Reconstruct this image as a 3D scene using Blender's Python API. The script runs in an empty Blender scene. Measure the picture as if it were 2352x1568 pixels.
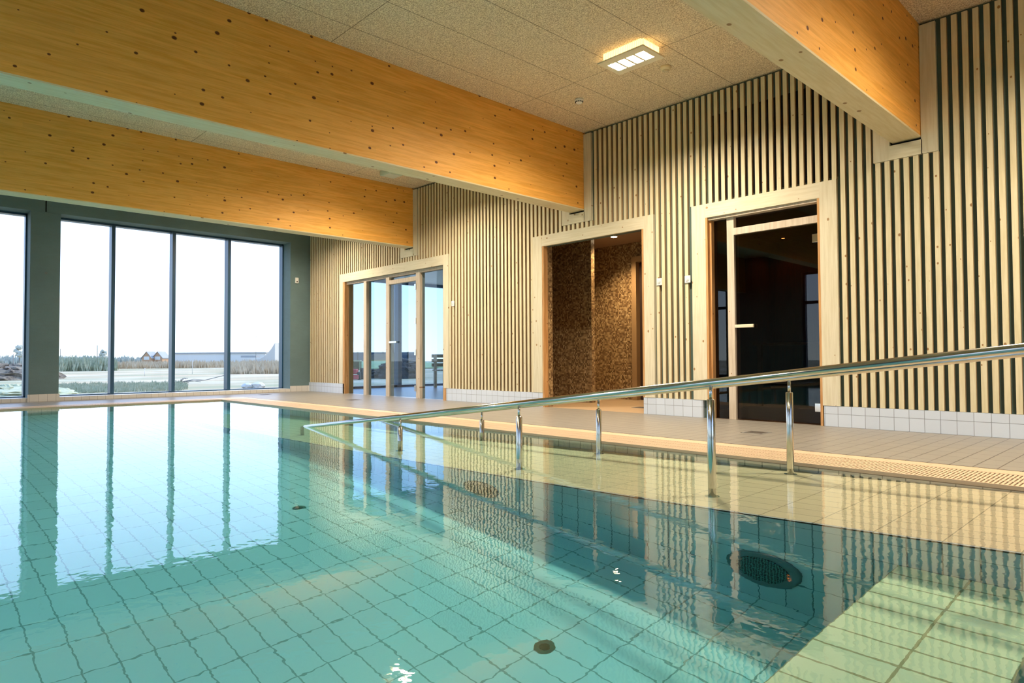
import bpy, bmesh, math, random
from mathutils import Vector, Matrix
random.seed(7)
S = bpy.context.scene
C = S.collection
# ------------------------------------------------------------------ camera
CAM = Vector((0, -6.70, 0.67))
FPX = 1515.5
yaw, pitch, roll = math.radians(46.338), math.radians(1.543), math.radians(-0.287)
F = Vector((-math.sin(yaw)*math.cos(pitch), math.cos(yaw)*math.cos(pitch), math.sin(pitch)))
R0 = Vector((math.cos(yaw), math.sin(yaw), 0)); U0 = R0.cross(F)
R = R0*math.cos(roll)+U0*math.sin(roll); U = U0*math.cos(roll)-R0*math.sin(roll)
cd = bpy.data.cameras.new('camera'); cam = bpy.data.objects.new('camera', cd); C.objects.link(cam)
cd.sensor_width = 36; cd.lens = FPX/2352*36; cd.clip_end = 1500; cd.clip_start = .02
cam.matrix_world = Matrix(((R.x, U.x, -F.x, CAM.x), (R.y, U.y, -F.y, CAM.y), (R.z, U.z, -F.z, CAM.z), (0, 0, 0, 1)))
S.camera = cam
# ------------------------------------------------------------------ world
w = bpy.data.worlds.new('sky'); S.world = w; w.use_nodes = True
nt = w.node_tree; nt.nodes.clear()
tc = nt.nodes.new('ShaderNodeTexCoord'); sp = nt.nodes.new('ShaderNodeSeparateXYZ'); rp = nt.nodes.new('ShaderNodeValToRGB')
bg = nt.nodes.new('ShaderNodeBackground'); wo = nt.nodes.new('ShaderNodeOutputWorld')
nt.links.new(tc.outputs['Generated'], sp.inputs[0]); nt.links.new(sp.outputs['Z'], rp.inputs[0])
nt.links.new(rp.outputs[0], bg.inputs[0]); nt.links.new(bg.outputs[0], wo.inputs[0])
el = rp.color_ramp.elements
el[0].position = 0.0; el[0].color = (.86, .95, 1, 1)
el[1].position = 1.0; el[1].color = (.30, .55, .95, 1)
e = el.new(.1); e.color = (.64, .78, 1, 1)
e = el.new(.26); e.color = (.48, .62, 1, 1)
bg.inputs[1].default_value = 1.8
w.cycles.is_caustics_light = True

sd = bpy.data.lights.new('sun', 'SUN'); sd.energy = 3.4; sd.angle = .01; sd.color = (1, .86, .68)
so = bpy.data.objects.new('sun', sd); C.objects.link(so)
so.rotation_euler = Vector((.06, .80, .60)).to_track_quat('Z', 'Y').to_euler()
# ------------------------------------------------------------------ exposure and sampling aids
S.view_settings.view_transform = 'Standard'; S.view_settings.look = 'None'
S.view_settings.exposure = 0.65; S.view_settings.gamma = 1; S.view_settings.use_curve_mapping = False
cy = S.cycles
cy.use_denoising = True; cy.max_bounces = 12; cy.diffuse_bounces = 5; cy.glossy_bounces = 6
cy.transmission_bounces = 8; cy.transparent_max_bounces = 24; cy.volume_bounces = 0
cy.caustics_refractive = True; cy.caustics_reflective = False
cy.sample_clamp_indirect = 5.0; cy.blur_glossy = 0.3

# measures of the place
XW = -13.40; ZC = 3.675; ZB = 2.643; ZW = -0.02
YE = -2.44; YR = -3.74; XF = -11.75; ZF = -1.24
LAMPS = [(-3.80, -1.45), (-7.70, -1.45), (-11.60, -1.45), (0.1, -1.45), (-3.80, -9.6), (-7.70, -9.6), (-11.60, -9.6), (0.1, -9.6)]  # back row is added, unseen, to brighten slats and ramp wall
LAMP_POWER = 185.0
for (lx, ly) in LAMPS:   # the light that the ceiling luminaires give
    ld = bpy.data.lights.new('ceiling_light_beam', 'AREA'); ld.shape = 'RECTANGLE'; ld.size = .416; ld.size_y = .17
    ld.energy = LAMP_POWER if ly > -5 else LAMP_POWER*.4; ld.color = (1.0, .84, .65); ld.spread = math.radians(168)
    ld.cycles.is_caustics_light = True
    lo = bpy.data.objects.new('ceiling_light_beam', ld); C.objects.link(lo)
    lo.location = (lx, ly, 3.606); lo.rotation_euler = (math.radians(-13 if ly > -5 else 13), 0, 0)

# ------------------------------------------------------------------ node helpers
def newmat(name):
    m = bpy.data.materials.new(name); m.use_nodes = True
    return m, m.node_tree, m.node_tree.nodes['Principled BSDF']
def N(t, typ, **kw):
    n = t.nodes.new(typ)
    for k, v in kw.items(): setattr(n, k, v)
    return n
def M(t, op, a, b=None, c=None):
    n = t.nodes.new('ShaderNodeMath'); n.operation = op
    for i, q in enumerate((a, b, c)):
        if q is None: continue
        if isinstance(q, (int, float)): n.inputs[i].default_value = q
        else: t.links.new(q, n.inputs[i])
    return n.outputs[0]
def MIX(t, fac, a, b, mode='MIX'):
    n = t.nodes.new('ShaderNodeMix'); n.data_type = 'RGBA'; n.blend_type = mode
    for s, q in ((n.inputs[0], fac), (n.inputs[6], a), (n.inputs[7], b)):
        if isinstance(q, (int, float)): s.default_value = q
        elif isinstance(q, tuple): s.default_value = (*q, 1) if len(q) == 3 else q
        else: t.links.new(q, s)
    return n.outputs[2]
def XYZ(t):
    tc = N(t, 'ShaderNodeTexCoord'); s = N(t, 'ShaderNodeSeparateXYZ'); t.links.new(tc.outputs['Object'], s.inputs[0])
    return tc.outputs['Object'], s.outputs
def VEC(t, x, y, z):
    c = N(t, 'ShaderNodeCombineXYZ')
    for i, q in enumerate((x, y, z)):
        if isinstance(q, (int, float)): c.inputs[i].default_value = q
        else: t.links.new(q, c.inputs[i])
    return c.outputs[0]
def NOISE(t, vec, scale, detail=3, rough=.5):
    n = N(t, 'ShaderNodeTexNoise'); t.links.new(vec, n.inputs['Vector'])
    n.inputs['Scale'].default_value = scale; n.inputs['Detail'].default_value = detail; n.inputs['Roughness'].default_value = rough
    return n.outputs[0]
def RAMP(t, fac, stops):
    r = N(t, 'ShaderNodeValToRGB'); t.links.new(fac, r.inputs[0]); e = r.color_ramp.elements
    while len(e) < len(stops): e.new(.5)
    for q, (p, c) in zip(e, stops):
        q.position = p; q.color = (*c, 1) if isinstance(c, tuple) else (c, c, c, 1)
    return r.outputs[0]
def BUMP(t, b, h, dist, strength=1):
    n = N(t, 'ShaderNodeBump'); t.links.new(h, n.inputs['Height']); n.inputs['Distance'].default_value = dist
    n.inputs['Strength'].default_value = strength; t.links.new(n.outputs[0], b.inputs['Normal'])
def plain(name, col, rough=.5, metal=0, emit=None, es=0):
    m, t, b = newmat(name)
    b.inputs['Base Color'].default_value = (*col, 1); b.inputs['Roughness'].default_value = rough; b.inputs['Metallic'].default_value = metal
    if emit: b.inputs['Emission Color'].default_value = (*emit, 1); b.inputs['Emission Strength'].default_value = es
    return m

def tiles(name, ax, pitch, phase, col, grout, gw=.004, rough=.35, var=.06, spec=.4):
    m, t, b = newmat(name)
    _, o = XYZ(t)
    masks, ids = [], []
    for a, p, ph in zip(ax, pitch, phase):
        q = M(t, 'DIVIDE', M(t, 'SUBTRACT', o[a], ph), p)
        fr = M(t, 'FRACT', q); d = M(t, 'SUBTRACT', .5, M(t, 'ABSOLUTE', M(t, 'SUBTRACT', fr, .5)))
        masks.append(M(t, 'LESS_THAN', M(t, 'MULTIPLY', d, p), gw/2)); ids.append(M(t, 'FLOOR', q))
    mask = M(t, 'MAXIMUM', *masks)
    wn = N(t, 'ShaderNodeTexWhiteNoise', noise_dimensions='2D'); t.links.new(VEC(t, ids[0], ids[1], 0), wn.inputs[0])
    k = M(t, 'ADD', 1-var/2, M(t, 'MULTIPLY', wn.outputs[0], var))
    tone = N(t, 'ShaderNodeCombineColor')
    for i in range(3): t.links.new(M(t, 'MULTIPLY', k, col[i]), tone.inputs[i])
    c = MIX(t, mask, tone.outputs[0], grout)
    t.links.new(c, b.inputs['Base Color']); b.inputs['Roughness'].default_value = rough
    b.inputs['Specular IOR Level'].default_value = spec
    BUMP(t, b, M(t, 'SUBTRACT', 1, mask), .0015, .6)
    return m

def wood(name, along, across, light, dark, knot, kscale=9, kdens=.30, ksize=.11, lam=None, rough=.55, grain=1.0):
    """planed spruce: grain runs on axis 'along'; knots are small dark ovals"""
    m, t, b = newmat(name)
    oc, o = XYZ(t)
    third = 3-along-across
    a, c, d = o[along], o[across], o[third]
    v = VEC(t, M(t, 'MULTIPLY', a, .9), M(t, 'MULTIPLY', c, 14), M(t, 'MULTIPLY', d, 14))
    g = NOISE(t, v, 3.2*grain, 5, .6)
    g2 = NOISE(t, VEC(t, M(t, 'MULTIPLY', a, .35), M(t, 'MULTIPLY', c, 5), M(t, 'MULTIPLY', d, 5)), 1.6, 3)
    col = MIX(t, RAMP(t, g, [(.38, 0.0), (.60, 1.0)]), dark, light)
    col = MIX(t, M(t, 'MULTIPLY', g2, .30), col, tuple(x*.72 for x in light))
    if lam:   # glued boards
        q = M(t, 'DIVIDE', c, lam); idb = M(t, 'FLOOR', q)
        wn = N(t, 'ShaderNodeTexWhiteNoise', noise_dimensions='2D')
        t.links.new(VEC(t, idb, M(t, 'FLOOR', M(t, 'ADD', M(t, 'DIVIDE', a, 4.3), M(t, 'MULTIPLY', idb, .37))), 0), wn.inputs[0])
        col = MIX(t, M(t, 'MULTIPLY', wn.outputs[0], .28), col, tuple(x*.66 for x in light))
        fr = M(t, 'FRACT', q); seam = M(t, 'LESS_THAN', fr, .045)
        col = MIX(t, M(t, 'MULTIPLY', seam, .35), col, tuple(x*.5 for x in light))
    vo = N(t, 'ShaderNodeTexVoronoi'); vo.feature = 'F1'; vo.inputs['Scale'].default_value = kscale
    vo.inputs['Randomness'].default_value = 1; vo.voronoi_dimensions = '2D'
    t.links.new(VEC(t, M(t, 'MULTIPLY', a, .75), c, 0), vo.inputs['Vector'])
    sc = N(t, 'ShaderNodeSeparateColor'); t.links.new(vo.outputs['Color'], sc.inputs[0])
    here = M(t, 'LESS_THAN', sc.outputs[0], kdens)
    rad = M(t, 'MULTIPLY', M(t, 'ADD', .35, sc.outputs[1]), ksize)
    k = M(t, 'SUBTRACT', 1, M(t, 'DIVIDE', vo.outputs['Distance'], rad))
    k = M(t, 'MULTIPLY', here, M(t, 'MULTIPLY', k, 3.0))
    kk = N(t, 'ShaderNodeClamp'); t.links.new(k, kk.inputs[0])
    col = MIX(t, kk.outputs[0], col, knot)
    t.links.new(col, b.inputs['Base Color']); b.inputs['Roughness'].default_value = rough
    b.inputs['Specular IOR Level'].default_value = .3
    BUMP(t, b, g, .0008, .4)
    return m

MT = {}
CREAM = (.80, .72, .56); GROUT = (.30, .29, .22)
MT['deck'] = tiles('cream_deck_tile', (0, 1), (.1221, .244), (-2.4553, 0.0), (.225, .21, .18), (.06, .05, .04), .006, .38)  # cream tile greyed: weaker light near the wall put into the colour
MT['floor_edge'] = tiles('cream_edge_tile', (0, 1), (.244, 5), (-2.66, -1.9), (.55, .41, .27), (.3, .21, .13), .003, .42)  # cream tile made warmer: lamp light by the pool put into the colour
MT['pool_floor'] = tiles('pool_floor_tile', (0, 1), (.244, .122), (-2.903, -4.924), (.76, .76, .74), (.34, .37, .33), .007, .3)
MT['ramp'] = tiles('ramp_tile', (0, 1), (.244, .122), (-2.66, -3.74), (.82, .67, .42), (.42, .33, .20), .005, .35)
MT['wall_xz'] = tiles('pool_wall_tile_along', (0, 2), (.1221, .244), (-2.54, -.02), (.74, .76, .76), (.22, .26, .26), .006, .3)
MT['wall_yz'] = tiles('pool_wall_tile_across', (1, 2), (.1221, .244), (-2.44, -.02), CREAM, GROUT, .006, .3)
MT['skirt_xz'] = tiles('white_skirting_tile_along', (0, 2), (.1221, .122), (-2.4553, 0.0), (.60, .67, .76), (.22, .25, .28), .004, .3)
MT['skirt_yz'] = tiles('white_skirting_tile_across', (1, 2), (.1221, .122), (-.05, 0.006), (.60, .58, .54), (.25, .24, .22), .004, .3)
WL, WD, WK = (.74, .665, .45), (.64, .565, .34), (.30, .16, .06)
MT['slat'] = wood('spruce_slat_wood', 2, 0, WL, WD, WK, 9, .30, .085)
MT['board_v'] = wood('spruce_board_upright', 2, 0, (.72, .67, .50), (.64, .58, .40), (.36, .22, .10), 8, .30, .085)
MT['board_h'] = wood('spruce_board_level', 0, 2, (.72, .67, .50), (.64, .58, .40), (.36, .22, .10), 8, .30, .085)
MT['beam'] = wood('glulam_beam_wood', 1, 2, (.95, .50, .115), (.78, .37, .055), (.13, .04, .008), 6.5, .50, .088, lam=.0467)
MT['beam_under'] = wood('glulam_beam_underside_wood', 1, 0, (.78, .68, .46), (.70, .58, .34), (.30, .17, .07), 6, .25, .10)  # same wood as the sides, paler with pool light put into the colour
MT['jamb'] = wood('varnished_jamb_wood', 2, 1, (.62, .36, .15), (.46, .22, .07), (.2, .08, .03), 8, .2, .08)
MT['frame_wood'] = wood('pale_door_frame_wood', 2, 0, (.64, .56, .45), (.52, .43, .32), (.3, .16, .08), 8, .2, .08)
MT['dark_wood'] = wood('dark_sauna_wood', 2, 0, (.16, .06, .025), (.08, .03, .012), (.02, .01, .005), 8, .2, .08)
MT['bench_wood'] = wood('bench_wood', 0, 1, (.60, .50, .36), (.48, .38, .25), (.2, .12, .06), 8, .2, .08)
MT['slat_side'] = wood('spruce_slat_side_wood', 2, 1, (.47, .345, .19), (.38, .26, .13), WK, 9, .2, .08)  # browner than the fronts: shade on the slat sides put into the colour
MT['backing'] = plain('dark_backing', (.075, .115, .095), .9)
MT['black'] = plain('black_void', (.004, .004, .004), .9)
MT['slot'] = plain('dark_slot', (.05, .03, .02), .8)
MT['frame'] = plain('navy_window_frame', (.02, .07, .13), .35)
MT['steel'] = plain('brushed_steel', (.60, .58, .53), .14, 1)
MT['chrome'] = plain('polished_steel', (.75, .75, .74), .12, 1)
MT['white'] = plain('white_plastic', (.80, .80, .77), .4)
MT['fin'] = plain('lamp_fin_plastic', (.85, .75, .50), .4, 0, (1, .70, .34), .8)
MT['rim'] = plain('lamp_rim_plastic', (.85, .78, .60), .4)
MT['cell'] = plain('lamp_cell_glow', (1, 1, 1), .4, 0, (1, .86, .62), 9)
MT['off_cell'] = plain('pale_diffuser', (.62, .72, .66), .35)
MT['spot'] = plain('spot_glow', (1, 1, 1), .4, 0, (1, .80, .5), 25)
MT['ember'] = plain('amber_glow', (1, .6, .3), .4, 0, (1, .42, .12), 12)
MT['grate'] = plain('cream_grate_plastic', (.55, .42, .28), .45)
MT['ext_white'] = plain('white_render', (.55, .55, .53), .7)
MT['roof'] = plain('grey_roofing', (.28, .30, .32), .8)
MT['brick'] = plain('pale_orange_brick', (.40, .24, .14), .8)
MT['red'] = plain('red_paint', (.45, .05, .06), .5)
MT['rubber'] = plain('black_rubber', (.03, .03, .03), .8)
MT['yellow'] = plain('yellow_green_paint', (.20, .26, .12), .5)
MT['dirt'] = plain('dark_soil', (.05, .04, .035), .95)
MT['stone'] = plain('pale_stone', (.45, .44, .42), .8)
MT['wire'] = plain('grey_post', (.20, .20, .19), .8)

def concrete():
    m, t, b = newmat('cast_concrete')
    oc, o = XYZ(t)
    n1 = NOISE(t, oc, 1.3, 6, .6); n2 = NOISE(t, VEC(t, o[0], o[1], M(t, 'MULTIPLY', o[2], 5)), 6, 4, .6); n3 = NOISE(t, oc, 60, 2)
    c = MIX(t, n1, (.075, .14, .15), (.17, .27, .285))
    c = MIX(t, M(t, 'MULTIPLY', n2, .35), c, (.10, .11, .10))
    c = MIX(t, M(t, 'MULTIPLY', n3, .2), c, (.07, .08, .075))
    t.links.new(c, b.inputs['Base Color']); b.inputs['Roughness'].default_value = .75
    BUMP(t, b, n3, .002, .5); return m
MT['concrete'] = concrete()

def woodwool():
    m, t, b = newmat('wood_wool_ceiling_panel')
    oc, o = XYZ(t)
    fine = NOISE(t, oc, 90, 3, .75); mid = NOISE(t, oc, 30, 4, .75); big = NOISE(t, oc, 1.2, 2)
    c = MIX(t, RAMP(t, fine, [(.40, 0.0), (.58, 1.0)]), (.42, .31, .18), (.98, .86, .64))
    c = MIX(t, M(t, 'MULTIPLY', RAMP(t, mid, [(.42, 0.0), (.66, 1.0)]), .35), c, (.58, .46, .33))
    c = MIX(t, M(t, 'MULTIPLY', big, .15), c, (.72, .65, .50))
    ms = []
    for a, p, ph in ((0, .583, -4.663), (1, 2.385, -1.29)):
        q = M(t, 'FRACT', M(t, 'DIVIDE', M(t, 'SUBTRACT', o[a], ph), p))
        d = M(t, 'MULTIPLY', M(t, 'SUBTRACT', .5, M(t, 'ABSOLUTE', M(t, 'SUBTRACT', q, .5))), p)
        ms.append(M(t, 'LESS_THAN', d, .0035))
    mk = M(t, 'MAXIMUM', *ms)
    c = MIX(t, M(t, 'MULTIPLY', mk, .8), c, (.10, .07, .035))
    t.links.new(c, b.inputs['Base Color']); b.inputs['Roughness'].default_value = .95
    BUMP(t, b, fine, .004, .8); return m
MT['ceiling'] = woodwool()

def mosaic():
    m, t, b = newmat('brown_mosaic')
    _, o = XYZ(t); s = .0225
    ids = [M(t, 'FLOOR', M(t, 'DIVIDE', M(t, 'ADD', q, .0031), s)) for q in o]
    wn = N(t, 'ShaderNodeTexWhiteNoise', noise_dimensions='3D'); t.links.new(VEC(t, *ids), wn.inputs[0])
    c = RAMP(t, wn.outputs[0], [(0, (.09, .05, .022)), (.3, (.17, .10, .045)), (.6, (.27, .18, .085)), (.85, (.36, .25, .12)), (1, (.48, .36, .20))])
    t.links.new(c, b.inputs['Base Color']); b.inputs['Roughness'].default_value = .35
    return m
MT['mosaic'] = mosaic()

def glass(name, tint, refl=1.0, ior=1.45):
    m = bpy.data.materials.new(name); m.use_nodes = True; t = m.node_tree; t.nodes.clear()
    tr = N(t, 'ShaderNodeBsdfTransparent'); tr.inputs[0].default_value = (*tint, 1)
    gl = N(t, 'ShaderNodeBsdfGlossy'); gl.inputs['Roughness'].default_value = 0.0; gl.inputs[0].default_value = (refl, refl, refl, 1)
    fr = N(t, 'ShaderNodeFresnel'); fr.inputs[0].default_value = ior
    ge = N(t, 'ShaderNodeNewGeometry')
    # the pane is a closed thin box: its back faces see the same index from inside, so keep the outside value there
    mx = N(t, 'ShaderNodeMixShader'); ou = N(t, 'ShaderNodeOutputMaterial')
    f = M(t, 'MULTIPLY', fr.outputs[0], M(t, 'SUBTRACT', 1, ge.outputs['Backfacing']))
    t.links.new(f, mx.inputs[0]); t.links.new(tr.outputs[0], mx.inputs[1]); t.links.new(gl.outputs[0], mx.inputs[2])
    t.links.new(mx.outputs[0], ou.inputs[0]); return m
MT['glass'] = glass('clear_pane', (.93, .96, .97))
MT['tinted'] = glass('blue_tinted_pane', (.66, .76, .84), 1.0, 1.5)
MT['smoked'] = glass('smoked_pane', (.42, .34, .30), 1.0, 1.5)

def water():
    m = bpy.data.materials.new('pool_water'); m.use_nodes = True; t = m.node_tree; t.nodes.clear()
    g = N(t, 'ShaderNodeBsdfGlass'); g.inputs['IOR'].default_value = 1.33; g.inputs['Roughness'].default_value = 0
    ou = N(t, 'ShaderNodeOutputMaterial'); va = N(t, 'ShaderNodeVolumeAbsorption')
    va.inputs[0].default_value = (.04, .92, .955, 1); va.inputs[1].default_value = .46
    oc, o = XYZ(t)
    # the water's tint exists only below its own surface
    t.links.new(M(t, 'MULTIPLY', M(t, 'LESS_THAN', o[2], ZW), .72), va.inputs[1])
    # ripples: almost still, long low waves with a finer shiver on top
    n1 = NOISE(t, VEC(t, o[0], o[1], 0), 3.2, 2, .5); n2 = NOISE(t, VEC(t, o[0], o[1], .7), 17, 2, .55)
    h = M(t, 'ADD', M(t, 'MULTIPLY', n1, .30), M(t, 'MULTIPLY', n2, .13))
    bp = N(t, 'ShaderNodeBump'); bp.inputs['Distance'].default_value = .0032; bp.inputs['Strength'].default_value = 1
    t.links.new(h, bp.inputs['Height']); t.links.new(bp.outputs[0], g.inputs['Normal'])
    t.links.new(g.outputs[0], ou.inputs[0]); t.links.new(va.outputs[0], ou.inputs[1])
    return m
MT['water'] = water()

def ground():
    m, t, b = newmat('field_ground')
    oc, o = XYZ(t)
    a = NOISE(t, oc, .06, 5, .6); c2 = NOISE(t, oc, .8, 5, .7); st = NOISE(t, VEC(t, M(t, 'MULTIPLY', o[0], 1.0), M(t, 'MULTIPLY', o[1], .25), 0), .07, 5)
    c = MIX(t, RAMP(t, st, [(.40, 0.0), (.60, 1.0)]), (.25, .27, .16), (.50, .38, .25))
    c = MIX(t, M(t, 'MULTIPLY', c2, .5), c, (.26, .23, .15))
    c = MIX(t, RAMP(t, a, [(.5, 0.0), (.7, 1.0)]), c, (.58, .50, .40))
    t.links.new(c, b.inputs['Base Color']); b.inputs['Roughness'].default_value = 1; return m
MT['ground'] = ground()
def leafy(name, c1, c2, s=1.2):
    m, t, b = newmat(name); oc, o = XYZ(t); n = NOISE(t, oc, s, 4, .7)
    t.links.new(MIX(t, RAMP(t, n, [(.35, 0.0), (.65, 1.0)]), c1, c2), b.inputs['Base Color']); b.inputs['Roughness'].default_value = 1; return m
MT['scrub'] = leafy('winter_scrub', (.22, .27, .18), (.42, .42, .31))
MT['reed'] = leafy('dry_reed', (.40, .31, .20), (.56, .47, .34), .5)
MT['tree'] = leafy('bare_tree', (.30, .33, .29), (.42, .43, .38), .4)  # lightened: distance haze put into the colour
MT['grass'] = leafy('green_grass', (.20, .30, .14), (.32, .38, .22), .7)
MT['soil'] = leafy('turned_soil', (.06, .05, .045), (.22, .19, .15), 2.0)

# ------------------------------------------------------------------ mesh helpers
class MB:
    def __init__(s): s.bm = bmesh.new()
    def box(s, x0, x1, y0, y1, z0, z1, bev=0, mi=0):
        g = bmesh.ops.create_cube(s.bm, size=1)
        for v in g['verts']:
            v.co = Vector(((x0+x1)/2+v.co.x*(x1-x0), (y0+y1)/2+v.co.y*(y1-y0), (z0+z1)/2+v.co.z*(z1-z0)))
        fs = set(f for v in g['verts'] for f in v.link_faces)
        for f in fs: f.material_index = mi
        if bev:
            es = set(e for v in g['verts'] for e in v.link_edges)
            r = bmesh.ops.bevel(s.bm, geom=list(es), offset=bev, segments=1, affect='EDGES')
        return s
    def quad(s, pts, mi=0):
        f = s.bm.faces.new([s.bm.verts.new(p) for p in pts]); f.material_index = mi; return s
    def tube(s, pts, r, n=16, caps=True):
        pts = [Vector(p) for p in pts]; rings = []
        for i, p in enumerate(pts):
            d = (pts[min(i+1, len(pts)-1)]-pts[max(i-1, 0)]).normalized()
            a = d.cross(Vector((0, 0, 1))) if abs(d.z) < .95 else d.cross(Vector((0, 1, 0)))
            a.normalize(); b = d.cross(a)
            rr = r[i] if isinstance(r, (list, tuple)) else r
            rings.append([s.bm.verts.new(p+a*math.cos(2*math.pi*k/n)*rr+b*math.sin(2*math.pi*k/n)*rr) for k in range(n)])
        for q0, q1 in zip(rings, rings[1:]):
            for k in range(n):
                f = s.bm.faces.new((q0[k], q0[(k+1) % n], q1[(k+1) % n], q1[k])); f.smooth = True
        if caps: s.bm.faces.new(rings[0][::-1]); s.bm.faces.new(rings[-1])
        return s
    def prism(s, poly, axis, a0, a1):
        def P(q, a):
            return {0: (a, q[0], q[1]), 1: (q[0], a, q[1]), 2: (q[0], q[1], a)}[axis]
        A = [s.bm.verts.new(P(q, a0)) for q in poly]; B = [s.bm.verts.new(P(q, a1)) for q in poly]; n = len(poly)
        s.bm.faces.new(A[::-1]); s.bm.faces.new(B)
        for k in range(n): s.bm.faces.new((A[k], A[(k+1) % n], B[(k+1) % n], B[k]))
        return s
    def blob(s, c, r, sub=2, amp=.25, rng=random):
        g = bmesh.ops.create_icosphere(s.bm, subdivisions=sub, radius=1)
        for v in g['verts']:
            k = 1+rng.uniform(-amp, amp); v.co = Vector((c[0]+v.co.x*r[0]*k, c[1]+v.co.y*r[1]*k, c[2]+v.co.z*r[2]*k))
        return s
    def build(s, name, mats, parent=None, loc=None):
        bmesh.ops.recalc_face_normals(s.bm, faces=s.bm.faces)
        me = bpy.data.meshes.new(name); s.bm.to_mesh(me); s.bm.free()
        o = bpy.data.objects.new(name, me); C.objects.link(o)
        for m in (mats if isinstance(mats, (list, tuple)) else [mats]): me.materials.append(m)
        if parent: o.parent = parent
        if loc: o.location = loc
        return o
def empty(name, loc=(0, 0, 0), rz=0):
    o = bpy.data.objects.new(name, None); C.objects.link(o); o.location = loc; o.rotation_euler = (0, 0, rz); o.empty_display_size = .1
    return o
def thing(o, label, cat, group=None):
    o['label'] = label; o['category'] = cat; o['kind'] = 'thing'
    if group: o['group'] = group
    return o
def struct(o, label=None):
    o['kind'] = 'structure'
    if label: o['label'] = label
    return o
def stuff(o, label, cat):
    o['kind'] = 'stuff'; o['label'] = label; o['category'] = cat; return o
def box(name, mat, *a, parent=None, bev=0): return MB().box(*a, bev=bev).build(name, mat, parent)
def copy_tree(o, loc=None):
    c = o.copy(); C.objects.link(c)
    if loc: c.location = loc
    for ch in [q for q in bpy.data.objects if q.parent == o]:
        d = copy_tree(ch); d.parent = c
    return c

XE, YS = 5.0, -12.0    # the room's other two sides
# ------------------------------------------------------------------ deck floor (four slabs round the basin)
fl = empty('floor'); struct(fl, 'cream tiled pool deck')
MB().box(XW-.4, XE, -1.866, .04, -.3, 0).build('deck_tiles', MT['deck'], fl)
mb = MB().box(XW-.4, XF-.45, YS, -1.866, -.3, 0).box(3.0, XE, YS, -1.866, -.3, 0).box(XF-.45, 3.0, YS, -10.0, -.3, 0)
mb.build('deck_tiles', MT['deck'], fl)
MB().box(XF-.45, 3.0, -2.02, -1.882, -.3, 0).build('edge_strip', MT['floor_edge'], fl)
MB().box(XF-.45, 3.0, -1.882, -1.866, -.3, -.006).build('drain_slot', MT['slot'], fl)
# overflow grates
def grate(x0, x1, y0, y1, axis, label):
    """bars run across the channel; two ribs run along it"""
    g = empty('overflow_grate', ((x0+x1)/2, (y0+y1)/2, 0)); cx, cy = g.location.x, g.location.y
    mb = MB(); L = (x1-x0) if axis == 0 else (y1-y0); n = int(L/.021)
    for i in range(n):
        a = (x0 if axis == 0 else y0)+(i+.5)*L/n
        if axis == 0: mb.box(a-.0062-cx, a+.0062-cx, y0-cy, y1-cy, -.022, -.001)
        else: mb.box(x0-cx, x1-cx, a-.0062-cy, a+.0062-cy, -.022, -.001)
    mb.build('bars', MT['grate'], g)
    r = MB()
    for f in (0.015, .34, .66, .97):
        if axis == 0: y = y0+(y1-y0)*f-cy; r.box(x0-cx, x1-cx, y-.008, y+.008, -.024, 0.0)
        else: x = x0+(x1-x0)*f-cx; r.box(x-.008, x+.008, y0-cy, y1-cy, -.024, 0.0)
    r.build('ribs', MT['grate'], g)
    thing(g, label, 'grate'); return g
grate(XF-.0, 3.0, YE, -2.02, 0, 'long cream slotted overflow grate between the ramp water and the deck by the slat wall')
grate(XF-.32, XF, -10.0, YE, 1, 'cream slotted overflow grate along the pool end under the big windows')
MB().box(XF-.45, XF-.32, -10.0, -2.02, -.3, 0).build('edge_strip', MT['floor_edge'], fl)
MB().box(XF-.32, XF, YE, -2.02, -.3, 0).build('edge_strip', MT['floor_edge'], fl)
MB().box(XF-.32, 3.0, YE+.03, -2.02, -.4, -.09).box(XF-.32, XF-.03, -10, YE, -.4, -.09).build('channel_bed', MT['slot'], fl)

# ------------------------------------------------------------------ pool basin
pb = empty('pool_basin'); struct(pb, 'cream tiled pool basin under teal water')
MB().box(XF-.2, 3.2, -10.2, YE+.2, ZF-.3, ZF).build('basin_floor', MT['pool_floor'], pb)
MB().box(XF-.03, 3.0, YE, YE+.03, ZF, -.024).build('side_wall', MT['wall_xz'], pb)
MB().box(XF, 3.0, -10.05, -10.0, ZF, -.001).build('side_wall', MT['wall_xz'], pb)
MB().box(XF-.03, XF, -10.0, YE, ZF, -.024).build('side_wall', MT['wall_yz'], pb)
MB().box(3.0, 3.05, -10.0, YE, ZF, -.001).build('side_wall', MT['wall_yz'], pb)
def rz(x): return max(ZF, -.05-.1235*max(0, -.40-x))
xb = -.40-(-.05-ZF)/.1235
MB().prism([(3.0, ZF), (3.0, -.05), (-.40, -.05), (xb, ZF)], 1, YR, YE).build('ramp_slope', MT['ramp'], pb)
# ramp side wall is its own tiled face
MB().prism([(3.0, ZF), (3.0, -.052), (-.40, -.052), (xb, ZF-.002)], 1, YR-.012, YR).build('ramp_side_wall', MT['wall_xz'], pb)
MB().prism([(3.0, -.056), (3.0, -.074), (-.40, -.074), (xb, ZF-.02), (xb, ZF-.002), (-.40, -.056)], 1, YR-.016, YR-.012).build('shadow_groove', MT['slot'], pb)  # dark strip on the wall face, painted shade under the ramp lip
MB().box(XF, 3.0, YE-.003, YE, -.050, -.026).build('shadow_groove', MT['slot'], pb)  # dark strip, painted shade below the grate edge
for o in pb.children: o.cycles.is_caustics_receiver = True
pf = MB().box(-.862, -.374, -6.3, YR-.012, ZF, -.505, bev=.006).build('submerged_bench', tiles('bench_tile', (0, 1), (.244, .122), (-.862, -3.74), (.88, .82, .50), (.46, .36, .16), .009, .3))
pf.cycles.is_caustics_receiver = True
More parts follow.
